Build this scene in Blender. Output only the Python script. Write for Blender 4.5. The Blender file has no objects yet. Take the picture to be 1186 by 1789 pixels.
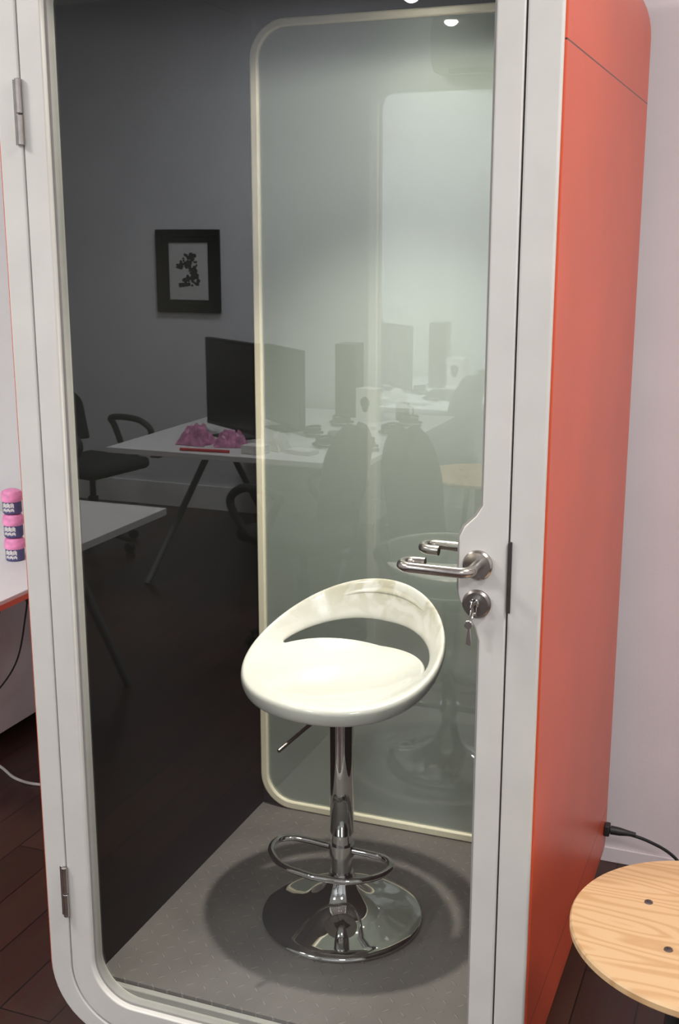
import bpy, bmesh, math, random
from mathutils import Vector, Matrix
random.seed(4)
PI=math.pi; R=math.radians
S=bpy.context.scene; C=S.collection
try:
    S.view_settings.view_transform='Standard'
    S.view_settings.look='None'
except Exception: pass

# ------------------------------------------------------------------ materials
def mat(name, col, rough=.5, metal=0, spec=.5, noise=0, nscale=20, bump=0, bscale=200, emit=None, estr=0, coat=0):
    m=bpy.data.materials.new(name); m.use_nodes=True
    nt=m.node_tree; N=nt.nodes; L=nt.links; b=N['Principled BSDF']
    b.inputs['Base Color'].default_value=(*col,1); b.inputs['Roughness'].default_value=rough
    b.inputs['Metallic'].default_value=metal; b.inputs['Specular IOR Level'].default_value=spec
    b.inputs['Coat Weight'].default_value=coat; b.inputs['Coat Roughness'].default_value=.05
    tc=N.new('ShaderNodeTexCoord')
    if noise:
        n=N.new('ShaderNodeTexNoise'); n.inputs['Scale'].default_value=nscale; n.inputs['Detail'].default_value=4
        L.new(tc.outputs['Object'],n.inputs['Vector'])
        r=N.new('ShaderNodeMapRange'); r.inputs['From Min'].default_value=.3; r.inputs['From Max'].default_value=.7
        r.inputs['To Min'].default_value=1-noise; r.inputs['To Max'].default_value=1+noise
        L.new(n.outputs['Fac'],r.inputs['Value'])
        mx=N.new('ShaderNodeVectorMath'); mx.operation='SCALE'; mx.inputs[0].default_value=col
        L.new(r.outputs['Result'],mx.inputs['Scale']); L.new(mx.outputs['Vector'],b.inputs['Base Color'])
    if bump:
        n=N.new('ShaderNodeTexNoise'); n.inputs['Scale'].default_value=bscale; n.inputs['Detail'].default_value=3
        L.new(tc.outputs['Object'],n.inputs['Vector'])
        bp=N.new('ShaderNodeBump'); bp.inputs['Strength'].default_value=bump; bp.inputs['Distance'].default_value=.002
        L.new(n.outputs['Fac'],bp.inputs['Height']); L.new(bp.outputs['Normal'],b.inputs['Normal'])
    if emit:
        b.inputs['Emission Color'].default_value=(*emit,1); b.inputs['Emission Strength'].default_value=estr
    return m

def mnode(N,op,a=None,b=None):
    n=N.new('ShaderNodeMath'); n.operation=op
    for i,v in enumerate((a,b)):
        if isinstance(v,(int,float)): n.inputs[i].default_value=v
    return n

M={}
M['wall']=mat('wall_paint',(.78,.69,.71),.85,noise=.04,nscale=3,bump=.15,bscale=120)
M['wall_grey']=mat('grey_white_wall_paint',(.70,.70,.70),.85,noise=.03,nscale=3,bump=.15,bscale=120)
M['office_wall']=mat('office_wall_paint',(.70,.71,.75),.85,noise=.03,nscale=3)
M['ceil']=mat('ceiling_paint',(.8,.8,.8),.9,noise=.02)
M['white']=mat('white_lacquer',(.60,.585,.55),.38,noise=.05,nscale=6,bump=.05,bscale=60)
M['frame_cream']=mat('cream_trim',(.78,.72,.56),.45,noise=.03)
M['felt']=mat('black_felt',(.0040,.0040,.0038),.95,spec=.08,noise=.1,nscale=60)
M['dark']=mat('dark_plastic',(.02,.02,.022),.5,noise=.1)
M['gasket']=mat('rubber_gasket',(.30,.29,.27),.6,noise=.05)
M['seam']=mat('dark_gap',(.03,.025,.022),.8,noise=.05)
M['chrome']=mat('chrome',(.62,.62,.61),.04,1,noise=.02,nscale=8)
M['steel']=mat('brushed_steel',(.46,.43,.40),.24,1,noise=.12,nscale=60)
M['keysteel']=mat('nickel_key',(.62,.60,.56),.25,1,noise=.08,nscale=60)
M['dsteel']=mat('dark_steel',(.22,.20,.19),.35,1,noise=.1,nscale=60)
M['desk']=mat('white_desktop',(.74,.73,.74),.5,noise=.02)
M['greymetal']=mat('grey_metal',(.20,.21,.23),.45,.3,noise=.05)
M['blackfab']=mat('black_fabric',(.018,.018,.02),.85,noise=.2,nscale=90,bump=.3,bscale=300)
M['screen']=mat('monitor_black',(.012,.012,.014),.25,noise=.1)
M['pink']=mat('pink_plastic',(.84,.30,.55),.4,noise=.25,nscale=40)
M['pinkw']=mat('pink_wrapper',(.62,.25,.44),.4,noise=.5,nscale=30)
M['navy']=mat('navy_card',(.08,.08,.20),.5,noise=.1)
M['paper']=mat('paper',(.75,.75,.73),.8,noise=.05,nscale=30)
M['red']=mat('red_plastic',(.55,.02,.03),.4,noise=.05)
M['edge_red']=mat('orange_red_edging',(.62,.12,.06),.5,noise=.05)
M['cable_w']=mat('white_cable',(.6,.58,.55),.5,noise=.05)
M['ink']=mat('ink_print',(.02,.02,.025),.7,noise=.4,nscale=60)
M['mount']=mat('picture_mount',(.60,.61,.62),.8,noise=.06,nscale=30)
M['frameblack']=mat('picture_frame_black',(.006,.006,.007),.6,spec=.2,noise=.1)
M['acgrey']=mat('air_con_plastic',(.42,.43,.43),.5,noise=.03)
M['light']=mat('lamp_diffuser',(1,1,1),.5,emit=(1,.96,.9),estr=6)
M['led']=mat('led_lens',(1,1,1),.5,emit=(1,.95,.85),estr=120)

def seatmat():
    m=mat('worn_white_plastic',(.68,.66,.60),.2,coat=.5)
    nt=m.node_tree;N=nt.nodes;L=nt.links;b=N['Principled BSDF']
    tc=N.new('ShaderNodeTexCoord'); n=N.new('ShaderNodeTexNoise'); n.inputs['Scale'].default_value=14; n.inputs['Detail'].default_value=6; n.inputs['Distortion'].default_value=1.2
    L.new(tc.outputs['Object'],n.inputs['Vector'])
    sp=N.new('ShaderNodeSeparateXYZ'); L.new(tc.outputs['Object'],sp.inputs[0])
    r=N.new('ShaderNodeMapRange'); r.inputs['From Min'].default_value=.69; r.inputs['From Max'].default_value=.80; L.new(sp.outputs['Z'],r.inputs['Value'])
    g=N.new('ShaderNodeMapRange'); g.inputs['From Min'].default_value=.46; g.inputs['From Max'].default_value=.60; L.new(n.outputs['Fac'],g.inputs['Value'])
    f=mnode(N,'MULTIPLY'); L.new(r.outputs[0],f.inputs[0]); L.new(g.outputs[0],f.inputs[1])
    c=N.new('ShaderNodeMix'); c.data_type='RGBA'; L.new(f.outputs[0],c.inputs[0]); c.inputs[6].default_value=(.63,.62,.575,1); c.inputs[7].default_value=(.46,.43,.34,1)
    L.new(c.outputs[2],b.inputs['Base Color'])
    return m
M['seat']=seatmat()

def orange():
    m=mat('orange_laminate',(.58,.082,.030),.36,spec=.4,noise=.06,nscale=4,coat=.06)
    nt=m.node_tree;N=nt.nodes;L=nt.links;b=N['Principled BSDF']
    src=b.inputs['Base Color'].links[0].from_socket
    tc=N.new('ShaderNodeTexCoord'); sp=N.new('ShaderNodeSeparateXYZ'); L.new(tc.outputs['Object'],sp.inputs[0])
    outs=[]
    for z in (2.075,.27):
        s=mnode(N,'SUBTRACT',None,z); L.new(sp.outputs['Z'],s.inputs[0])
        a=mnode(N,'ABSOLUTE'); L.new(s.outputs[0],a.inputs[0])
        l=mnode(N,'LESS_THAN',None,.0016); L.new(a.outputs[0],l.inputs[0]); outs.append(l)
    ad=mnode(N,'MAXIMUM'); L.new(outs[0].outputs[0],ad.inputs[0]); L.new(outs[1].outputs[0],ad.inputs[1])
    mx=N.new('ShaderNodeMix'); mx.data_type='RGBA'; L.new(ad.outputs[0],mx.inputs[0]); L.new(src,mx.inputs[6])
    mx.inputs[7].default_value=(.10,.015,.01,1); L.new(mx.outputs[2],b.inputs['Base Color'])
    b.inputs['Coat Roughness'].default_value=.25
    return m
M['orange']=orange()

def glass(name,tint,f0):
    m=bpy.data.materials.new(name); m.use_nodes=True; nt=m.node_tree;N=nt.nodes;L=nt.links
    N.remove(N['Principled BSDF']); out=N['Material Output']
    t=N.new('ShaderNodeBsdfTransparent'); t.inputs[0].default_value=(*tint,1)
    g=N.new('ShaderNodeBsdfGlossy'); g.inputs['Roughness'].default_value=0.0; g.inputs[0].default_value=(1,1,1,1)
    geo=N.new('ShaderNodeNewGeometry'); d=N.new('ShaderNodeVectorMath'); d.operation='DOT_PRODUCT'
    L.new(geo.outputs['Normal'],d.inputs[0]); L.new(geo.outputs['Incoming'],d.inputs[1])
    a=mnode(N,'ABSOLUTE'); L.new(d.outputs['Value'],a.inputs[0])
    s=mnode(N,'SUBTRACT',1.0); L.new(a.outputs[0],s.inputs[1])
    p=mnode(N,'POWER',None,5.0); L.new(s.outputs[0],p.inputs[0])
    k=mnode(N,'MULTIPLY_ADD',None,1-f0); L.new(p.outputs[0],k.inputs[0]); k.inputs[2].default_value=f0
    mx=N.new('ShaderNodeMixShader'); L.new(k.outputs[0],mx.inputs[0]); L.new(t.outputs[0],mx.inputs[1]); L.new(g.outputs[0],mx.inputs[2])
    L.new(mx.outputs[0],out.inputs[0]); return m
M['glass']=glass('door_glass',(.96,.975,.965),.062)
M['backglass']=mat('green_lacquered_glass',(.28,.315,.285),.6,spec=0,noise=.015,nscale=2,coat=1.0)
M['backglass'].node_tree.nodes['Principled BSDF'].inputs['Coat Roughness'].default_value=0.0
M['backglass'].node_tree.nodes['Principled BSDF'].inputs['Coat IOR'].default_value=2.45

def wood_floor():
    m=mat('dark_wood_floor',(.05,.022,.016),.32); nt=m.node_tree;N=nt.nodes;L=nt.links;b=N['Principled BSDF']
    tc=N.new('ShaderNodeTexCoord'); mp=N.new('ShaderNodeMapping'); mp.inputs['Rotation'].default_value=(0,0,PI/2)
    L.new(tc.outputs['Object'],mp.inputs[0])
    br=N.new('ShaderNodeTexBrick'); br.inputs['Scale'].default_value=1; br.inputs['Brick Width'].default_value=1.3; br.inputs['Row Height'].default_value=.14
    br.inputs['Mortar Size'].default_value=.002; br.inputs['Color1'].default_value=(.085,.036,.026,1); br.inputs['Color2'].default_value=(.052,.022,.016,1); br.inputs['Mortar'].default_value=(.008,.004,.003,1)
    L.new(mp.outputs[0],br.inputs[0])
    mp2=N.new('ShaderNodeMapping'); mp2.inputs['Scale'].default_value=(30,2,1); L.new(tc.outputs['Object'],mp2.inputs[0])
    n=N.new('ShaderNodeTexNoise'); n.inputs['Scale'].default_value=1.5; n.inputs['Detail'].default_value=6; L.new(mp2.outputs[0],n.inputs[0])
    mx=N.new('ShaderNodeMix'); mx.data_type='RGBA'; mx.blend_type='MULTIPLY'; mx.inputs[0].default_value=.6
    L.new(br.outputs[0],mx.inputs[6]); L.new(n.outputs['Color'],mx.inputs[7]); L.new(mx.outputs[2],b.inputs['Base Color'])
    return m
M['floor']=wood_floor()

def tread():
    m=mat('grey_tread_vinyl',(.124,.114,.108),.46,noise=.10,nscale=7); nt=m.node_tree;N=nt.nodes;L=nt.links;b=N['Principled BSDF']
    src=b.inputs['Base Color'].links[0].from_socket
    tc=N.new('ShaderNodeTexCoord')
    sc=N.new('ShaderNodeVectorMath'); sc.operation='SCALE'; sc.inputs['Scale'].default_value=27; L.new(tc.outputs['Object'],sc.inputs[0])
    fr=N.new('ShaderNodeVectorMath'); fr.operation='FRACTION'; L.new(sc.outputs[0],fr.inputs[0])
    sb=N.new('ShaderNodeVectorMath'); sb.operation='SUBTRACT'; sb.inputs[1].default_value=(.5,.5,0); L.new(fr.outputs[0],sb.inputs[0])
    fl=N.new('ShaderNodeVectorMath'); fl.operation='FLOOR'; L.new(sc.outputs[0],fl.inputs[0])
    sf=N.new('ShaderNodeSeparateXYZ'); L.new(fl.outputs[0],sf.inputs[0])
    sm=mnode(N,'ADD'); L.new(sf.outputs[0],sm.inputs[0]); L.new(sf.outputs[1],sm.inputs[1])
    hf=mnode(N,'MULTIPLY',None,.5); L.new(sm.outputs[0],hf.inputs[0]); fh=mnode(N,'FRACT'); L.new(hf.outputs[0],fh.inputs[0])
    par=mnode(N,'GREATER_THAN',None,.25); L.new(fh.outputs[0],par.inputs[0])
    masks=[]
    for rot in (PI/4,-PI/4):
        mp=N.new('ShaderNodeMapping'); mp.inputs['Rotation'].default_value=(0,0,rot); L.new(sb.outputs[0],mp.inputs[0])
        ml=N.new('ShaderNodeVectorMath'); ml.operation='MULTIPLY'; ml.inputs[1].default_value=(1.0,5.5,0); L.new(mp.outputs[0],ml.inputs[0])
        ln=N.new('ShaderNodeVectorMath'); ln.operation='LENGTH'; L.new(ml.outputs[0],ln.inputs[0])
        r=N.new('ShaderNodeMapRange'); r.inputs['From Min'].default_value=.22; r.inputs['From Max'].default_value=.34; r.inputs['To Min'].default_value=1; r.inputs['To Max'].default_value=0
        L.new(ln.outputs['Value'],r.inputs['Value']); masks.append(r)
    mxm=N.new('ShaderNodeMix'); L.new(par.outputs[0],mxm.inputs[0]); L.new(masks[0].outputs[0],mxm.inputs[2]); L.new(masks[1].outputs[0],mxm.inputs[3])
    bp=N.new('ShaderNodeBump'); bp.inputs['Strength'].default_value=.8; bp.inputs['Distance'].default_value=.003
    L.new(mxm.outputs[0],bp.inputs['Height']); L.new(bp.outputs['Normal'],b.inputs['Normal'])
    c=N.new('ShaderNodeMix'); c.data_type='RGBA'; f=mnode(N,'MULTIPLY',None,.7); L.new(mxm.outputs[0],f.inputs[0]); L.new(f.outputs[0],c.inputs[0])
    L.new(src,c.inputs[6]); c.inputs[7].default_value=(.24,.22,.205,1); L.new(c.outputs[2],b.inputs['Base Color'])
    return m
M['tread']=tread()

def pine():
    m=mat('pine_plywood',(.7,.45,.22),.42); nt=m.node_tree;N=nt.nodes;L=nt.links;b=N['Principled BSDF']
    tc=N.new('ShaderNodeTexCoord'); mp=N.new('ShaderNodeMapping'); mp.inputs['Rotation'].default_value=(0,0,R(38)); mp.inputs['Scale'].default_value=(1,6.5,1)
    L.new(tc.outputs['Object'],mp.inputs[0])
    n=N.new('ShaderNodeTexNoise'); n.inputs['Scale'].default_value=1.5; n.inputs['Detail'].default_value=1.5; n.inputs['Distortion'].default_value=.25; L.new(mp.outputs[0],n.inputs[0])
    s=mnode(N,'MULTIPLY',None,85); L.new(n.outputs['Fac'],s.inputs[0]); sn=mnode(N,'SINE'); L.new(s.outputs[0],sn.inputs[0])
    r=N.new('ShaderNodeMapRange'); r.inputs['From Min'].default_value=-1; r.inputs['From Max'].default_value=1; L.new(sn.outputs[0],r.inputs['Value'])
    cr=N.new('ShaderNodeValToRGB'); cr.color_ramp.elements[0].color=(.67,.45,.24,1); cr.color_ramp.elements[1].color=(.57,.345,.165,1); cr.color_ramp.elements[0].position=.4
    L.new(r.outputs[0],cr.inputs[0]); L.new(cr.outputs[0],b.inputs['Base Color'])
    return m
M['pine']=pine()

# ------------------------------------------------------------------ mesh helpers
def setp(o,label=None,cat=None,group=None,kind=None):
    if label:o['label']=label
    if cat:o['category']=cat
    if group:o['group']=group
    if kind:o['kind']=kind
    return o
def empty(name,loc,label,cat,rz=0,group=None):
    o=bpy.data.objects.new(name,None); C.objects.link(o); o.location=loc; o.rotation_euler=(0,0,rz)
    o.empty_display_size=.05
    return setp(o,label,cat,group)
class MB:
    def __init__(s): s.bm=bmesh.new()
    def box(s,x0,x1,y0,y1,z0,z1,mtx=None):
        vs=[s.bm.verts.new((x,y,z)) for x in (x0,x1) for y in (y0,y1) for z in (z0,z1)]
        for f in ((0,1,3,2),(4,6,7,5),(0,4,5,1),(2,3,7,6),(0,2,6,4),(1,5,7,3)): s.bm.faces.new([vs[i] for i in f])
        if mtx is not None:
            for v in vs: v.co=mtx@v.co
        return s
    def tube(s,pts,r,n=16,closed=False,cap=True):
        pts=[Vector(p) for p in pts]; m=len(pts)
        if not isinstance(r,(list,tuple)): r=[r]*m
        rings=[]; up=None
        for i,p in enumerate(pts):
            if closed: t=(pts[(i+1)%m]-pts[i-1]).normalized()
            elif i==0: t=(pts[1]-pts[0]).normalized()
            elif i==m-1: t=(pts[-1]-pts[-2]).normalized()
            else: t=((pts[i+1]-p).normalized()+(p-pts[i-1]).normalized()).normalized()
            if up is None:
                up=Vector((0,0,1)) if abs(t.z)<.9 else Vector((1,0,0))
            up=(up-t*up.dot(t)).normalized(); sd=t.cross(up)
            rings.append([s.bm.verts.new(p+(up*math.cos(a)+sd*math.sin(a))*r[i]) for a in [2*PI*k/n for k in range(n)]])
        for i in range(m if closed else m-1):
            A=rings[i];B=rings[(i+1)%m]
            for k in range(n): s.bm.faces.new([A[k],A[(k+1)%n],B[(k+1)%n],B[k]])
        if cap and not closed:
            s.bm.faces.new(rings[0]); s.bm.faces.new(rings[-1])
        return s
    def lathe(s,prof,c=(0,0,0),n=48,mtx=None):
        rings=[];allv=[]
        for r,z in prof:
            if r<1e-6: ring=[s.bm.verts.new((c[0],c[1],c[2]+z))]
            else: ring=[s.bm.verts.new((c[0]+r*math.cos(2*PI*k/n),c[1]+r*math.sin(2*PI*k/n),c[2]+z)) for k in range(n)]
            rings.append(ring); allv+=ring
        for A,B in zip(rings,rings[1:]):
            for k in range(n):
                a=A[k%len(A)];b=A[(k+1)%len(A)];d=B[(k+1)%len(B)];e=B[k%len(B)]
                q=[]
                for v in (a,b,d,e):
                    if v not in q:q.append(v)
                if len(q)>2: s.bm.faces.new(q)
        for ring in (rings[0],rings[-1]):
            if len(ring)>2: s.bm.faces.new(ring)
        if mtx is not None:
            for v in allv: v.co=mtx@v.co
        return s
    def prism(s,loop,y0,y1):   # loop of (x,z)
        a=[s.bm.verts.new((x,y0,z)) for x,z in loop]; b=[s.bm.verts.new((x,y1,z)) for x,z in loop]; n=len(loop)
        s.bm.faces.new(a); s.bm.faces.new(b)
        for k in range(n): s.bm.faces.new([a[k],a[(k+1)%n],b[(k+1)%n],b[k]])
        return s
    def ring(s,outer,inner,y0,y1):
        n=len(outer)
        L=[[s.bm.verts.new((x,y,z)) for x,z in lp] for lp,y in ((outer,y0),(outer,y1),(inner,y1),(inner,y0))]
        for j in range(4):
            A=L[j];B=L[(j+1)%4]
            for k in range(n): s.bm.faces.new([A[k],A[(k+1)%n],B[(k+1)%n],B[k]])
        return s
    def build(s,name,m,parent=None,bevel=0,seg=2,smooth=True,sub=0,angle=35):
        bmesh.ops.recalc_face_normals(s.bm,faces=s.bm.faces)
        me=bpy.data.meshes.new(name); s.bm.to_mesh(me); s.bm.free(); me.materials.append(M[m])
        o=bpy.data.objects.new(name,me); C.objects.link(o)
        if parent: o.parent=parent
        if bevel:
            b=o.modifiers.new('bevel','BEVEL'); b.width=bevel; b.segments=seg; b.limit_method='ANGLE'; b.angle_limit=R(40)
            b.harden_normals=False
        if sub:
            u=o.modifiers.new('sub','SUBSURF'); u.levels=sub; u.render_levels=sub
        if smooth:
            for p in me.polygons: p.use_smooth=True
            me.set_sharp_from_angle(angle=R(angle))
        return o
def rr(x0,x1,z0,z1,r,n=12,right=None,dx=None,rt=None):
    P=[]; rt=rt or r
    def arc(cx,cz,a0,r):
        for k in range(n+1):
            a=a0+PI/2*k/n; P.append((cx+r*math.cos(a),cz+r*math.sin(a)))
    arc(x0+r,z0+r,PI,r); arc(x1-r,z0+r,1.5*PI,r)
    if right:
        for i,z in enumerate(right): P.append((x1+(dx[i] if dx else 0),z))
    arc(x1-rt,z1-rt,0,rt); arc(x0+rt,z1-rt,PI/2,rt)
    return P
def smooth_path(pts,n=8):
    pts=[Vector(p) for p in pts]; out=[]
    ext=[2*pts[0]-pts[1]]+pts+[2*pts[-1]-pts[-2]]
    for i in range(1,len(ext)-2):
        a,b,c,d=ext[i-1:i+3]
        for k in range(n):
            t=k/n
            out.append(.5*((2*b)+(c-a)*t+(2*a-5*b+4*c-d)*t*t+(3*b-a-3*c+d)*t**3))
    out.append(pts[-1]); return out

# ------------------------------------------------------------------ room
def st(name,m,*b,bevel=0):
    return setp(MB().box(*b).build(name,m,smooth=False,bevel=bevel),kind='structure')
YW=6.8                                  # distance of the office wall seen in the glass
XL,XR,YB,YF,ZC=-4.2,3.2,2.0-YW,1.20,3.2
YA=1.78
st('floor','floor',XL,XR,YB,YA+.1,-.05,0)
st('ceiling','ceil',XL,XR,YB,YA+.1,ZC,ZC+.05)
st('wall_right_of_booth','wall',-1.0,XR,YF,YA,0,ZC)
st('wall_left_of_booth','wall_grey',XL,-1.0,YA,YA+.1,0,ZC)
st('wall_office','office_wall',XL,XR,YB-.1,YB,0,ZC)
st('wall_left','wall_grey',XL-.1,XL,YB,YA+.1,0,ZC)
st('wall_right','wall_grey',XR,XR+.1,YB,YA+.1,0,ZC)
st('baseboard_back','wall',-1.0,XR,YF-.006,YF,0,.045,bevel=.002)
st('baseboard_left','wall_grey',XL,-1.0,YA-.012,YA,0,.07,bevel=.002)
st('baseboard_office','ceil',XL,XR,YB,YB+.015,0,.16,bevel=.002)

lp=[(-1.9,-1.0,60),(1.7,-.6,48),(-1.7,-3.5,66),(1.5,-3.5,54)]
lab=['square ceiling light over the small white desk left of the booth','square ceiling light above the floor right of the booth','square ceiling light over the desk with monitors','square ceiling light at the far right of the office']
for (x,y,e),lb in zip(lp,lab):
    t=empty('ceiling_light',(x,y,ZC),lb,'ceiling light')
    f=MB().ring([(-.3,-.3),(.3,-.3),(.3,.3),(-.3,.3)],[(-.27,-.27),(.27,-.27),(.27,.27),(-.27,.27)],0,.03).build('light_frame','white',t,smooth=False)
    f.rotation_euler=(R(-90),0,0)
    MB().box(-.27,.27,-.27,.27,-.015,-.002).build('diffuser','light',t,smooth=False)
    l=bpy.data.lights.new('ceiling_lamp','AREA'); l.size=.54; l.energy=e; l.color=(1,.97,.94)
    if y<-3: l.color=(.96,.98,1)
    lo=bpy.data.objects.new('ceiling_lamp',l); C.objects.link(lo); lo.location=(x,y,ZC-.05)

# ------------------------------------------------------------------ booth
B=empty('phone_booth',(0,0,0),'tall orange phone booth with white rounded frame and glass door','phone booth')
W=.545; TOP=2.390; RAD=.17
MB().ring(rr(-W-.002,W,0,TOP,RAD),rr(-W+.022,W-.022,.022,TOP-.022,RAD-.022),0,1.01).build('outer_shell','orange',B,bevel=.002)
MB().prism(rr(-W+.022,W-.022,.022,TOP-.022,RAD-.022),.985,1.0).build('back_cover','dark',B)
zs=[1.02,1.06,1.085,1.115,1.135,1.15,1.20,1.232,1.25,1.27,1.29,1.31,1.5,1.8]
SL=-.4860
seamloop=rr(SL,.4825,.036,2.350,.14)
MB().ring(rr(-W+.006,W-.004,.006,TOP-.006,RAD-.006),seamloop,-.010,.045).build('front_frame','white',B,bevel=.004,seg=3)
MB().ring(rr(SL-.003,.486,.034,2.352,.141),rr(-.46,.455,.075,2.262,.11,rt=.06),.040,.052).build('door_stop','seam',B)
door_o=rr(SL+.003,.4795,.040,2.347,.137,right=zs)
dxs=[0,0,-.008,-.026,-.038,-.041,-.041,-.041,-.041,-.032,-.012,0,0,0]
GL,GR,GB,GT=-.431,.432,.100,2.236
door_i=rr(GL,GR,GB,GT,.10,right=zs,dx=dxs,rt=.045)
D=MB().ring(door_o,door_i,-.010,.036).build('door','white',B,bevel=.0035,seg=3)
D['label']='white framed glass door with rounded corners'
def inset(d): return rr(GL+d,GR-d,GB+d,GT-d,.10-d,right=zs,dx=dxs,rt=.045-d)
MB().ring(door_i,inset(.006),.004,.026).build('gasket','gasket',D)
MB().prism(inset(.004),.012,.016).build('glass_pane','glass',D,smooth=False)
MB().box(-.515,-.46,.054,.962,.10,2.325).build('side_panel','felt',B,smooth=False)
MB().box(.46,.515,.054,.962,.10,2.325).build('side_panel','felt',B,smooth=False)
MB().box(-.459,.459,.054,.962,2.312,2.325).build('ceiling_panel','felt',B,smooth=False)
MB().box(-.459,.459,.054,.962,.095,.12).build('floor_panel','tread',B,smooth=False)
MB().box(-.44,.44,.0375,.0535,.05,.112).build('sill','gasket',B,bevel=.002)
MB().box(-.5,.5,.964,.984,.1,2.31).build('back_board','dark',B,smooth=False)
MB().prism(rr(-.452,.452,.128,2.304,.092),.950,.957).build('back_glass','backglass',B,smooth=False)
MB().ring(rr(-.459,.459,.121,2.311,.10),rr(-.436,.436,.144,2.290,.078),.940,.9625).build('back_trim','frame_cream',B,bevel=.004)
for z0 in (.30,1.94):
    MB().tube([(0,0,0),(0,0,.055)],.0068,14).tube([(0,0,.0575),(0,0,.12)],.0068,14).box(-.013,-.003,.001,.004,0,.12).build('hinge','steel',B,bevel=.001).location=(SL+.001,-.0155,z0)
MB().box(.4815,.4875,-.014,-.006,1.12,1.25).build('strike_plate','seam',B,bevel=.001)
MB().box(.478,.484,.0,.03,.04+.14,2.2).build('door_gap','seam',B,smooth=False)
MB().box(SL-.001,SL+.0045,.0,.03,.18,2.2).build('door_gap','seam',B,smooth=False)
rx=Matrix.Translation((.427,-.010,1.203))@Matrix.Rotation(R(90),4,'X')
MB().lathe([(0,-.001),(.027,-.001),(.027,.006),(.024,.009),(.012,.009),(0,.009)],mtx=rx,n=40).build('rosette','steel',D)
rx2=Matrix.Translation((.427,.036,1.203))@Matrix.Rotation(R(-90),4,'X')
MB().lathe([(0,-.001),(.027,-.001),(.027,.006),(.024,.009),(.012,.009),(0,.009)],mtx=rx2,n=40).build('rosette','steel',D)
def lever(sgn,y0):
    P=[(.427,y0,1.203),(.427,y0+sgn*.03,1.203)]
    for k in range(7):
        a=PI/2*k/6; P.append((.427-.018*(1-math.cos(a)),y0+sgn*(.036+.018*math.sin(a)),1.203))
    x=.320
    for k in range(9):
        a=PI*k/8*.93; P.append((x-.021*math.sin(a),y0+sgn*(.033+.021*math.cos(a)),1.203))
    P.append((.335,y0+sgn*.012,1.203))
    return MB().tube(P,.0095,16).build('handle','steel',D)
lever(-1,-.018); lever(1,.044)
lk=Matrix.Translation((.427,-.010,1.131))@Matrix.Rotation(R(90),4,'X')
MB().lathe([(0,-.001),(.026,-.001),(.026,.005),(.022,.009),(0,.009)],mtx=lk,n=40).build('lock','dsteel',D)
MB().lathe([(0,0),(.0085,0),(.0085,.014),(0,.014)],mtx=Matrix.Translation((.427,-.018,1.137))@Matrix.Rotation(R(90),4,'X'),n=24).box(.4225,.4315,-.030,-.018,1.112,1.135).build('lock_cylinder','chrome',D,bevel=.001)
MB().lathe([(0,0),(.010,0),(.010,.0022),(0,.0022)],mtx=Matrix.Translation((.427,-.050,1.137))@Matrix.Rotation(R(90),4,'Y'),n=24).box(.4272,.4290,-.042,-.030,1.1335,1.1405).build('key','keysteel',D,bevel=.0005)
kc=[(.4285,-.052+.009*math.cos(a),1.124+.011*math.sin(a)) for a in [2*PI*i/20 for i in range(20)]]
MB().tube(kc,.0011,8,closed=True).build('key_ring','keysteel',D)
for (dx_,dy_,an) in ((0,0,3),(-.001,-.004,-5)):
    mt=Matrix.Translation((.424+dx_,-.050+dy_,1.114))@Matrix.Rotation(R(an),4,'Y')
    MB().lathe([(0,0),(.0075,0),(.0075,.0022),(0,.0022)],mtx=mt@Matrix.Translation((0,0,-.010))@Matrix.Rotation(R(90),4,'X'),n=24).box(-.0025,.003,-.002,0,-.048,-.016,mtx=mt).build('key','keysteel',D,bevel=.0005)
# downlights: the rear one has a domed lens, front ones are recessed, the right-hand one is added fill
MB().lathe([(.021,-.008),(.032,-.008),(.036,-.004),(.036,0),(.021,0),(.021,-.008)],c=(.03,.785,2.312),n=32).build('downlight_and_fill_rim','steel',B)
MB().lathe([(0,-.017),(.007,-.0165),(.013,-.013),(.0175,-.008),(.0175,0),(0,0)],c=(.03,.785,2.3115),n=24).build('downlight_and_fill_lens','led',B)
for (x,y) in ((0,.44),(.27,.36)):  # second position is a made-up fixture for the added fill lamp
    MB().lathe([(.030,-.010),(.036,-.010),(.036,0),(.030,0),(.030,-.010)],c=(x,y,2.312),n=32).build('downlight_and_fill_rim','seam',B)
    MB().lathe([(0,-.001),(.018,-.001),(.018,0),(0,0)],c=(x,y,2.312),n=24).build('downlight_and_fill_lens','led',B)
def spot(x,y,e,deg,blend,r,rot=0):
    l=bpy.data.lights.new('downlight_and_fill','SPOT'); l.energy=e; l.spot_size=R(deg); l.spot_blend=blend; l.shadow_soft_size=r; l.color=(1,.94,.84)
    o=bpy.data.objects.new('downlight_and_fill_lamp',l); C.objects.link(o); o.location=(x,y,2.27); o.rotation_euler=(rot,0,0)
spot(0,.45,158,98,1.0,.026)
spot(.27,.36,20,176,.15,.02)  # added fill lamp brightening the upper back glass, its reflection kept behind the stile
spot(.03,.785,2,150,1.0,.012)

MB().box(.5451,.560,.955,.985,.205,.235).build('cable_socket','dark',B,bevel=.003)
pc=[(.556,.97,.22),(.60,.975,.215),(.66,1.0,.19),(.72,1.04,.14),(.78,1.07,.06),(.84,1.08,.012),(.95,1.07,.007),(1.15,1.09,.007),(1.4,1.12,.007)]
pl=smooth_path(pc,8)
t=empty('power_cable',(.556,.97,.0),'black power cable running from the orange booth wall to the floor','cable')
MB().tube([p-Vector((.556,.97,0)) for p in pl],.0045,10).build('cord','dark',t)
MB().tube([(.006,0,.22),(.03,0,.2195),(.05,.004,.217),(.07,.010,.213)],[.012,.011,.008,.006],12).build('plug','dark',t)

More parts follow.
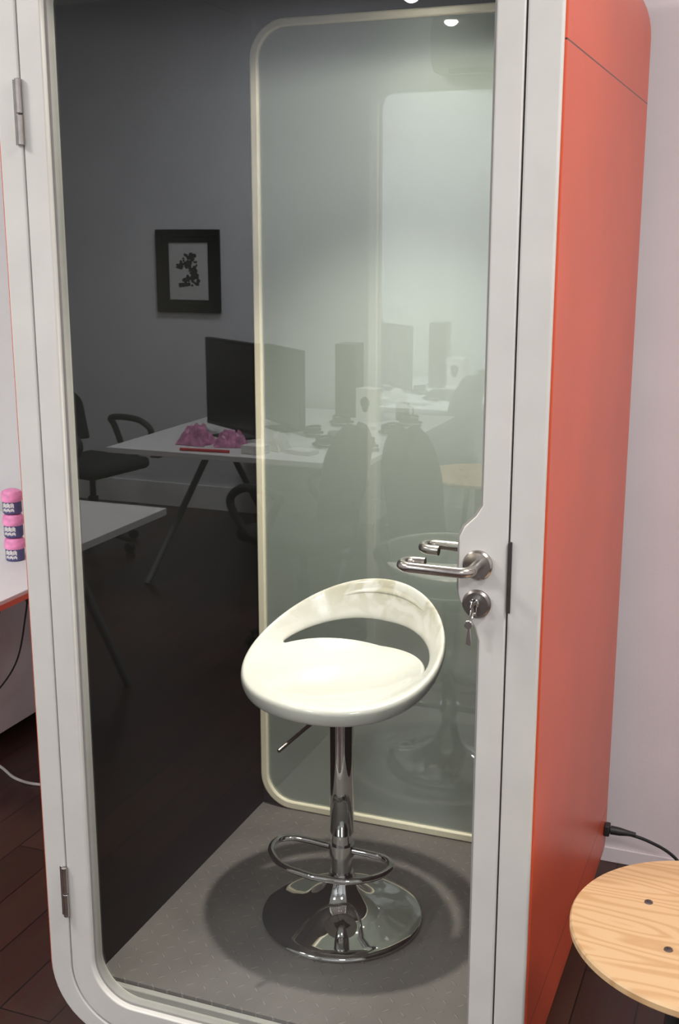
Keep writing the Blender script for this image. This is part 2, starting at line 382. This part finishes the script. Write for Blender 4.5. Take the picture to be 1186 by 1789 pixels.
# ------------------------------------------------------------------ bar stool
SX,SY,SZ=-.02,.475,.12
T=empty('bar_stool',(SX,SY,SZ+.0005),'white plastic swivel bar stool with chrome pedestal inside the booth','bar stool',rz=R(-12))
prof=[(0,0),(.196,0),(.200,.003),(.200,.008),(.196,.012),(.170,.017),(.140,.023),(.110,.031),(.085,.042),(.062,.058),(.044,.080),(.034,.105),(.029,.125),(0,.125)]
MB().lathe(prof,n=96).build('base','chrome',T,angle=50)
MB().lathe([(0,.12),(.0245,.12),(.0245,.20),(.0245,.235),(0,.235)],n=48).build('lower_sleeve','chrome',T)
MB().lathe([(0,.228),(.027,.228),(.029,.231),(.029,.572),(0,.572)],n=48).build('column','chrome',T)
ctl=[(.022,-.002,.188),(.080,.0,.188),(.128,-.006,.188),(.153,-.036,.188),(.140,-.088,.188),(.085,-.136,.188),(0,-.152,.188)]
right=smooth_path(ctl,8); left=[Vector((-p.x,p.y,p.z)) for p in reversed(right[:-1])]
f=MB().tube(right+left,.0085,14).build('footrest','chrome',T); f.location=(-.010,0,-.003); f.rotation_euler=(0,0,R(9))
MB().lathe([(.0245,.170),(.031,.170),(.031,.200),(.0245,.200),(.0245,.170)],n=40).build('footrest_collar','chrome',T)
MB().tube([(0,-.03,.570),(.010,-.12,.570),(.012,-.17,.566),(.004,-.262,.544)],.0045,10).build('height_lever','dsteel',T)
MB().box(-.075,.075,-.075,.075,.570,.580).lathe([(0,.550),(.032,.550),(.038,.572),(0,.572)],n=32).build('mounting_plate','dark',T,bevel=.003)
def seat_shell():
    bm=bmesh.new(); NT=144; Rx,Ry=.240,.220; thm=R(78)
    cen=bm.verts.new((0,-.01,.612)); rows=[]
    def pt(rho,z,th): return (Rx*rho*math.sin(th),Ry*rho*math.cos(th)-.01*(1-rho),z)
    for k in range(NT):
        th=2*PI*k/NT; tt=th if th<=PI else th-2*PI
        c=(1+math.cos(th))/2; zr=.640+.182*c**1.75
        fr_=max(0,-math.cos(th)); sd=abs(math.sin(th))
        pe=.76; zpe=.633+.020*c+.016*sd*(1-fr_)
        col=[pt(.2,.6128,th),pt(.40,.6155+.004*sd+.003*c,th),pt(.58,.622+.008*c+.008*sd,th),pt(pe,zpe,th)]
        q=max(0,1-(tt/thm)**2)
        h=max(.02,.176*q**.6); mid=.24
        wl,wu=mid-h,mid+h
        def w(v):
            rho=pe+(1-pe)*(v**.80); z=zpe+(zr-zpe)*(v**1.12)
            z+=.007*fr_*math.sin(PI*min(v,1))
            return pt(rho,z,th)
        for v in (wl*.5,wl,wu,wu+(1-wu)*.35,wu+(1-wu)*.7,.97): col.append(w(v))
        col+= [pt(1.02,zr-.003,th),pt(1.036,zr-.014,th),pt(1.025,zr-.030,th),pt(.985,zr-.044,th)]
        rows.append(([bm.verts.new(p) for p in col], q>0))
    n=len(rows[0][0])
    for k in range(NT):
        A,ha=rows[k];Bv,hb=rows[(k+1)%NT]
        bm.faces.new([cen,A[0],Bv[0]])
        for j in range(n-1):
            if j==5 and ha and hb: continue
            bm.faces.new([A[j],A[j+1],Bv[j+1],Bv[j]])
    bmesh.ops.recalc_face_normals(bm,faces=bm.faces); bm.normal_update()
    if cen.link_faces[0].normal.z<0: bmesh.ops.reverse_faces(bm,faces=bm.faces)
    me=bpy.data.meshes.new('seat'); bm.to_mesh(me); bm.free(); me.materials.append(M['seat'])
    for p in me.polygons:p.use_smooth=True
    o=bpy.data.objects.new('seat',me); C.objects.link(o); o.parent=T
    s=o.modifiers.new('sol','SOLIDIFY'); s.thickness=.012; s.offset=-1
    u=o.modifiers.new('sub','SUBSURF'); u.levels=1; u.render_levels=2
    return o
seat_shell()
prof=[(0,.580),(.10,.581),(.165,.589),(.19,.600),(.195,.604),(.15,.600),(0,.596)]
MB().lathe(prof,n=64).build('seat_underside','seat',T,angle=60)

# ------------------------------------------------------------------ round wooden stools
def wood_stool(loc,h,r,label,rz=0):
    t=empty('round_wooden_stool',loc,label,'stool',rz=rz)
    MB().lathe([(0,h-.018),(r-.004,h-.018),(r,h-.014),(r,h-.004),(r-.003,h),(0,h)],n=96).build('seat','pine',t)
    for a in (20,110,200,290):
        c,s=math.cos(R(a)),math.sin(R(a))
        MB().tube([(c*r*.18,s*r*.18,h-.019),(c*r*.36,s*r*.36,0)],[.015,.012],14).build('leg','dark',t)
    for (x,y) in ((-.112,.0545),(-.063,-.082),(.112,-.0545),(.063,.082)):
        MB().lathe([(0,0),(.0078,0),(.007,.002),(.003,.0022),(.003,.0008),(0,.0008)],c=(x,y,h),n=20).build('bolt','dsteel',t)
    return t
wood_stool((.868,-.050,0),.60,.240,'round pine stool beside the orange booth wall, seat bolted on')
wood_stool((-.46,-3.40,0),.66,.27,'second round pine stool, seen mirrored in the door glass',rz=1)

# ------------------------------------------------------------------ left desk seen directly
def desk(name,x0,x1,y0,y1,h,label,edging=False):
    cx,cy=(x0+x1)/2,(y0+y1)/2; t=empty(name,(cx,cy,0),label,'desk'); a,b=(x1-x0)/2,(y1-y0)/2
    MB().box(-a,a,-b,b,h-.028,h).build('tabletop','desk',t,bevel=.002)
    if edging:
        MB().box(a+.0002,a+.003,-b,b,h-.028,h-.012).build('edging','edge_red',t,smooth=False)
    for s in (-1,1):
        x=s*(a-.22)
        for sy in (-1,1):
            MB().tube([(x,sy*.03,h-.05),(x+s*.06,sy*(b-.08),0)],[.020,.016],12).build('leg','greymetal',t)
        MB().box(x-.025,x+.025,-b+.1,b-.1,h-.06,h-.0285).build('trestle_bar','greymetal',t,bevel=.002)
    return t
desk('desk',-2.6,-1.192,.42,1.70,.73,'white desk beside the booth with pink and navy tubs on it',edging=True)
def tub(z,label):
    t=empty('storage_tub',(-1.432,1.13,z),label,'tub',group='pink lidded tubs on the desk')
    MB().lathe([(0,0),(.028,0),(.031,.004),(.031,.046),(0,.046)],n=36).build('tub_body','navy',t)
    MB().lathe([(0,.040),(.032,.040),(.034,.045),(.034,.066),(.030,.074),(.018,.079),(0,.079)],n=36).build('lid','pink',t)
    bm=MB(); n=10
    for zz,hh in ((.008,.009),(.021,.014)):
        for k in range(n):
            a0=R(240+k*8);a1=R(240+k*8+5.2+(k%3)); r=.0314
            z_=zz+(k%3)*.0015
            vs=[bm.bm.verts.new((r*math.cos(a),r*math.sin(a),q)) for a,q in ((a0,z_),(a1,z_),(a1,z_+hh),(a0,z_+hh))]
            bm.bm.faces.new(vs)
    bm.build('label_print','paper',t,smooth=False)
tub(.7305,'pink lidded navy tub at the bottom of the stack on the desk')
tub(.7305+.0795,'pink lidded navy tub in the middle of the stack on the desk')
tub(.7305+.159,'pink lidded navy tub on top of the stack on the desk')
t=empty('drawer_pedestal',(-1.80,1.40,0),'white drawer pedestal on casters under the desk','drawer unit')
MB().box(-.21,.21,-.28,.28,.06,.60).build('body','desk',t,bevel=.003)
for k in range(3):
    d=MB().box(-.205,.205,-.296,-.281,.065+k*.178,.238+k*.178).build('drawer','desk',t,bevel=.002)
    MB().box(-.06,.06,-.305,-.2965,.19+k*.178,.20+k*.178).build('handle','steel',d,bevel=.001)
for x in (-.17,.17):
    for y in (-.24,.24):
        MB().tube([(x-.01,y,.022),(x+.01,y,.022)],.022,16).tube([(x,y,.03),(x,y,.06)],.007,8).build('caster','dark',t)
cw=smooth_path([(-2.1,.96,.005),(-1.85,1.03,.005),(-1.66,1.085,.005),(-1.52,1.072,.005),(-1.40,1.01,.005),(-1.30,1.00,.005),(-1.18,1.05,.005),(-1.1,1.12,.005)],8)
setp(MB().tube(cw,.005,8).build('floor_cable','cable_w'),'white cable lying on the dark floor under the desk','cable')
cb=smooth_path([(-1.28,.98,.690),(-1.30,.99,.60),(-1.36,1.00,.42),(-1.5,1.02,.26),(-1.7,1.05,.10),(-1.95,1.10,.004)],8)
setp(MB().tube(cb,.003,8).build('hanging_cable','dark'),'thin black cable hanging down from the desk','cable')

# ------------------------------------------------------------------ office behind the camera (mirrored in the glass)
def V(x,Yp): return (x+.927, 2.00-Yp)
x0,yf=V(-3.24,5.05); x1,yb=V(-1.87,6.70)
desk('desk',x0,x1,yb,yf,.73,'long white trestle desk with two monitors, mirrored in the glass')
xx,yy=V(-2.27,3.95)
desk('desk',xx-1.3,xx,yy,yy+.86,.73,'empty white desk corner mirrored in the lower left of the glass')
px,py=V((-.5749-.5079)/2*YW,YW)
t=empty('framed_picture',(px,YB,1.555),'black framed print on the office wall, mirrored in the glass','picture')
k_=YW/6.39; pw,ph=.213*k_,.245*k_
def sq(a,b): return [(-a,-b),(a,-b),(a,b),(-a,b)]
MB().ring(sq(pw,ph),sq(pw-.045,ph-.045),.002,.032).build('frame','frameblack',t,bevel=.004)
MB().ring(sq(pw-.046,ph-.046),sq(pw-.085,ph-.080),.002,.020).build('inner_frame','frameblack',t,bevel=.003)
MB().box(-pw+.086,pw-.086,.002,.010,-ph+.081,ph-.081).build('print','mount',t,smooth=False)
m=MB(); rnd=random.Random(9); cnt=0
for (cx,cz,ax,az,num) in ((.0,.060,.056,.040,34),(-.062,.03,.030,.015,12),(.034,.015,.030,.050,22),(.005,.10,.042,.022,16),(.015,-.06,.058,.036,36),(.045,-.02,.022,.035,10),(-.035,-.085,.035,.016,12)):
    for j in range(num):
        a=rnd.random()*2*PI; q=math.sqrt(rnd.random()); x=cx+ax*q*math.cos(a); z=cz+az*q*math.sin(a); r=rnd.uniform(.007,.013)
        m.prism([(x+r*math.cos(b),z+r*math.sin(b)) for b in [2*PI*k/10 for k in range(10)]],.0102,.0104+cnt*.00001); cnt+=1
m.build('drawing','ink',t,smooth=False)
t=empty('air_conditioner',(-.50,YB,2.66),'wall mounted air conditioner high on the office wall','air conditioner')
m=MB(); n=[(0.0,0.0),(.16,0.0),(.22,.06),(.23,.20),(.20,.28),(0,.28)]
a=[m.bm.verts.new((-.60,y,z)) for y,z in n]; b=[m.bm.verts.new((.60,y,z)) for y,z in n]
m.bm.faces.new(a); m.bm.faces.new(b)
for k in range(6): m.bm.faces.new([a[k],a[(k+1)%6],b[(k+1)%6],b[k]])
m.build('casing','acgrey',t,bevel=.006)
MB().box(-.5,.5,.165,.20,-.012,.012).build('louvre','dark',t,bevel=.002)

def monitor(x,Yp,rz,label,w=.50,h=.31,zc=1.06):
    X,Y=V(x,Yp)
    t=empty('monitor',(X,Y,.7305),label,'monitor',rz=rz)
    z=zc-.7305
    MB().box(-w/2,w/2,-.012,.022,z-h/2,z+h/2).build('casing','dark',t,bevel=.006)
    MB().box(-w/2+.012,w/2-.012,.0222,.0235,z-h/2+.02,z+h/2-.012).build('screen','screen',t,smooth=False)
    MB().box(-.022,.022,-.035,-.0125,.008,z).build('stand_neck','dark',t,bevel=.003)
    MB().box(-.11,.11,-.10,.08,0,.010).build('stand_foot','dark',t,bevel=.003)
monitor(-2.76,5.55,R(34),'large black monitor nearest the office chair, mirrored in glass',w=.54,h=.47,zc=1.01)
monitor(-2.62,5.90,R(42),'second black monitor beside the tall speaker box, mirrored',w=.48,h=.43,zc=.97)
X,Y=V(-2.47,6.50)
t=empty('desktop_speaker',(X,Y,.7305),'tall narrow black speaker on the office desk','speaker')
MB().box(-.065,.065,-.07,.07,0,.43).build('cabinet','screen',t,bevel=.004)
MB().lathe([(0,0),(.04,0),(.036,.006),(0,.002)],mtx=Matrix.Translation((0,.07,.28))@Matrix.Rotation(R(-90),4,'X'),n=28).build('driver','screen',t)
MB().lathe([(0,0),(.025,0),(.022,.005),(0,.002)],mtx=Matrix.Translation((0,.07,.14))@Matrix.Rotation(R(-90),4,'X'),n=28).build('driver','screen',t)
X,Y=V(-2.29,6.36)
t=empty('carton',(X,Y,.7305),'small white carton with a dark print beside the speaker','box',rz=R(15))
MB().box(-.065,.065,-.05,.05,0,.19).build('carton_body','paper',t,bevel=.002)
MB().prism([(.03*math.cos(a)*(1+.2*math.sin(3*a)),.10+.045*math.sin(a)) for a in [2*PI*k/20 for k in range(20)]],.0505,.0512).build('print','ink',t,smooth=False)
def packet(x,Yp,w,d,h,rz,m_,label):
    X,Y=V(x,Yp)
    t=empty('snack_packet',(X,Y,.7308),label,'packet',rz=rz)
    m=MB(); NX,NY=14,10; g=[]
    for i in range(NX+1):
        g.append([])
        for j in range(NY+1):
            u,v=i/NX*2-1,j/NY*2-1
            z=h*(1-abs(u)**4)*(1-abs(v)**4)*(.45+.55*random.random())+.001
            g[-1].append(m.bm.verts.new((u*w*(1+.12*math.sin(7*v+i)),v*d,z)))
    for i in range(NX):
        for j in range(NY): m.bm.faces.new([g[i][j],g[i+1][j],g[i+1][j+1],g[i][j+1]])
    m.build('wrapper',m_,t,angle=10)
    MB().box(-w*.6,w*.6,-.010,.010,.0,.004).build('seal_strip','pink',t)
packet(-2.86,5.30,.085,.07,.11,.1,'pinkw','crumpled pink packet at the left of the office desk pile')
packet(-2.66,5.30,.08,.06,.09,-.3,'pinkw','smaller crumpled pink packet in the office desk pile')
packet(-2.40,5.30,.07,.05,.09,.5,'paper','crumpled white wrapper on the office desk right of the pink packets')
X,Y=V(-2.72,5.10)
setp(MB().tube([(X-.12,Y+.005,.738),(X+.14,Y-.02,.738)],.0075,10).build('red_pen','red'),'red pen lying at the front of the office desk','pen')
for i,(x,Yp,rz) in enumerate(((-2.24,5.24,.2),(-2.22,6.05,-.5),(-2.46,5.17,.15))):
    X,Y=V(x,Yp); hw_=.07 if i!=2 else .055; o=MB().box(-hw_,hw_,-.045,.045,0,.02+.02*(i==2)).build('paper_stack','paper')
    o.location=(X,Y,.7305+.0005); o.rotation_euler.z=rz
    setp(o,['small paper stack near the right front of the office desk','paper stack nearest the speaker on the office desk','thick paper stack beside the pink packet'][i],'paper')
X,Y=V(-2.17,5.66)
t=empty('keyboard',(X,Y,.7310),'dark computer keyboard on the office desk before the second monitor','keyboard',rz=R(60))
MB().box(-.19,.19,-.07,.07,0,.022).build('body','dark',t,bevel=.004)
m=MB()
for r_ in range(4):
    for c_ in range(11): m.box(-.18+c_*.0335,-.18+c_*.0335+.028,-.06+r_*.031,-.06+r_*.031+.026,.022,.028)
m.build('keys','dsteel',t,smooth=False)
coils=((-1.98,5.45,.06,'coiled black cable near the desk right end'),(-2.02,5.95,.06,'coiled black cable in front of the white carton'),(-2.02,6.25,.06,'coiled black cable at the back corner of the desk'),(-2.38,6.12,.06,'coiled black cable between monitor and paper stack'),(-2.38,5.72,.045,'small black cable coil behind the keyboard'),(-2.20,5.44,.05,'small black cable coil in front of the keyboard'))
for i,(x,Yp,r_,lb) in enumerate(coils):
    X,Y=V(x,Yp)
    pts=[(X+r_*(1-.30*(a>2*PI))*math.cos(a)*(1+.25*math.sin(3*a+i)),Y+r_*.9*math.sin(a),.739+.008*a/PI) for a in [6*PI*k/120 for k in range(120)]]
    setp(MB().tube(pts,.007,8).build('cable_coil','dark'),lb,'cable')
X,Y=V(-2.12,6.45)
t=empty('mug',(X,Y,.7305),'dark mug right of the white carton on the office desk','mug')
MB().lathe([(0,0),(.036,0),(.040,.004),(.040,.10),(.036,.10),(.035,.008),(0,.008)],n=32).build('cup','dark',t)
MB().tube([(.038,0,.08),(.062,0,.075),(.066,0,.05),(.058,0,.03),(.038,0,.025)],.006,8).build('handle','dark',t)

def office_chair(x,y,rz,label,fab='blackfab',bh=1.0,bw=.44,aw=.31):
    t=empty('office_chair',(x,y,0),label,'office chair',rz=rz)
    MB().box(-aw+.06,aw-.06,-.24,.24,.45,.52).build('seat','blackfab',t,bevel=.035,seg=4)
    m=MB(); bz=.60
    n=8; lo=[]
    for s in range(-n,n+1):
        u=s/n; lo.append((u*bw/2, .06*u*u))
    NZ=16; G=[]
    for k in range(NZ+1):
        v=k/NZ; z=bz+(bh-bz)*v
        wd=math.sqrt(max(0.03,1-max(0,(v-.55)/.45)**2.4))*(1-.15*(1-v))
        G.append([m.bm.verts.new((lx*wd,-.25+ly-0.10*v,z)) for lx,ly in lo])
    for a,b in zip(G,G[1:]):
        for i in range(len(a)-1): m.bm.faces.new([a[i],a[i+1],b[i+1],b[i]])
    o=m.build('backrest',fab,t); s=o.modifiers.new('s','SOLIDIFY'); s.thickness=.045; s.offset=0
    b=o.modifiers.new('b','BEVEL'); b.width=.015; b.segments=3
    MB().tube(smooth_path([(0,-.10,.44),(0,-.28,.44),(0,-.315,.56),(0,-.31,bz+.08)],6),.016,10).build('back_support','dark',t)
    for s in (-1,1):
        MB().tube(smooth_path([(s*(aw-.09),-.02,.46),(s*aw,-.04,.52),(s*(aw+.01),-.10,.66),(s*aw,-.12,.71),(s*(aw-.01),.0,.725),(s*(aw-.02),.14,.71),(s*(aw-.01),.20,.64),(s*aw,.08,.52),(s*(aw-.07),.03,.46)],6),.019,10).build('armrest','dark',t)
    MB().lathe([(0,.10),(.030,.10),(.030,.30),(.018,.30),(.018,.449),(0,.449)],n=24).build('gas_column','dark',t)
    for k in range(5):
        a=2*PI*k/5+.3; c,s=math.cos(a),math.sin(a)
        l=MB().tube([(c*.02,s*.02,.11),(c*.26,s*.26,.07)],[.022,.014],10).build('leg','dark',t)
        MB().tube([(c*.26-s*.015,s*.26+c*.015,.028),(c*.26+s*.015,s*.26-c*.015,.028)],.027,14).build('caster','dark',l)
    return t
X,Y=V(-3.76,5.70)
office_chair(X,Y,R(-80),'black office chair with loop armrests beside the office desk, mirrored in glass',bh=.92)
X,Y=V(-1.98,4.64)
office_chair(X,Y,R(112),'dark office chair at the right end of the office desk',bh=1.00,bw=.28,aw=.26)
X,Y=V(-1.17,4.15)
office_chair(X,Y,R(195),'high backed dark office chair nearest the booth door',bh=1.12,bw=.24,aw=.24)

# ------------------------------------------------------------------ world + camera
w=bpy.data.worlds.new('world'); S.world=w; w.use_nodes=True
w.node_tree.nodes['Background'].inputs[0].default_value=(.8,.85,1,1); w.node_tree.nodes['Background'].inputs[1].default_value=.3
cam=bpy.data.cameras.new('camera'); co=bpy.data.objects.new('camera',cam); C.objects.link(co); S.camera=co
cam.sensor_fit='VERTICAL'; cam.sensor_height=24; cam.lens=24*2050/1789; cam.clip_start=.02
co.location=(.927,-1.97,1.77); co.rotation_euler=(R(90-13.2),0,R(21.3))
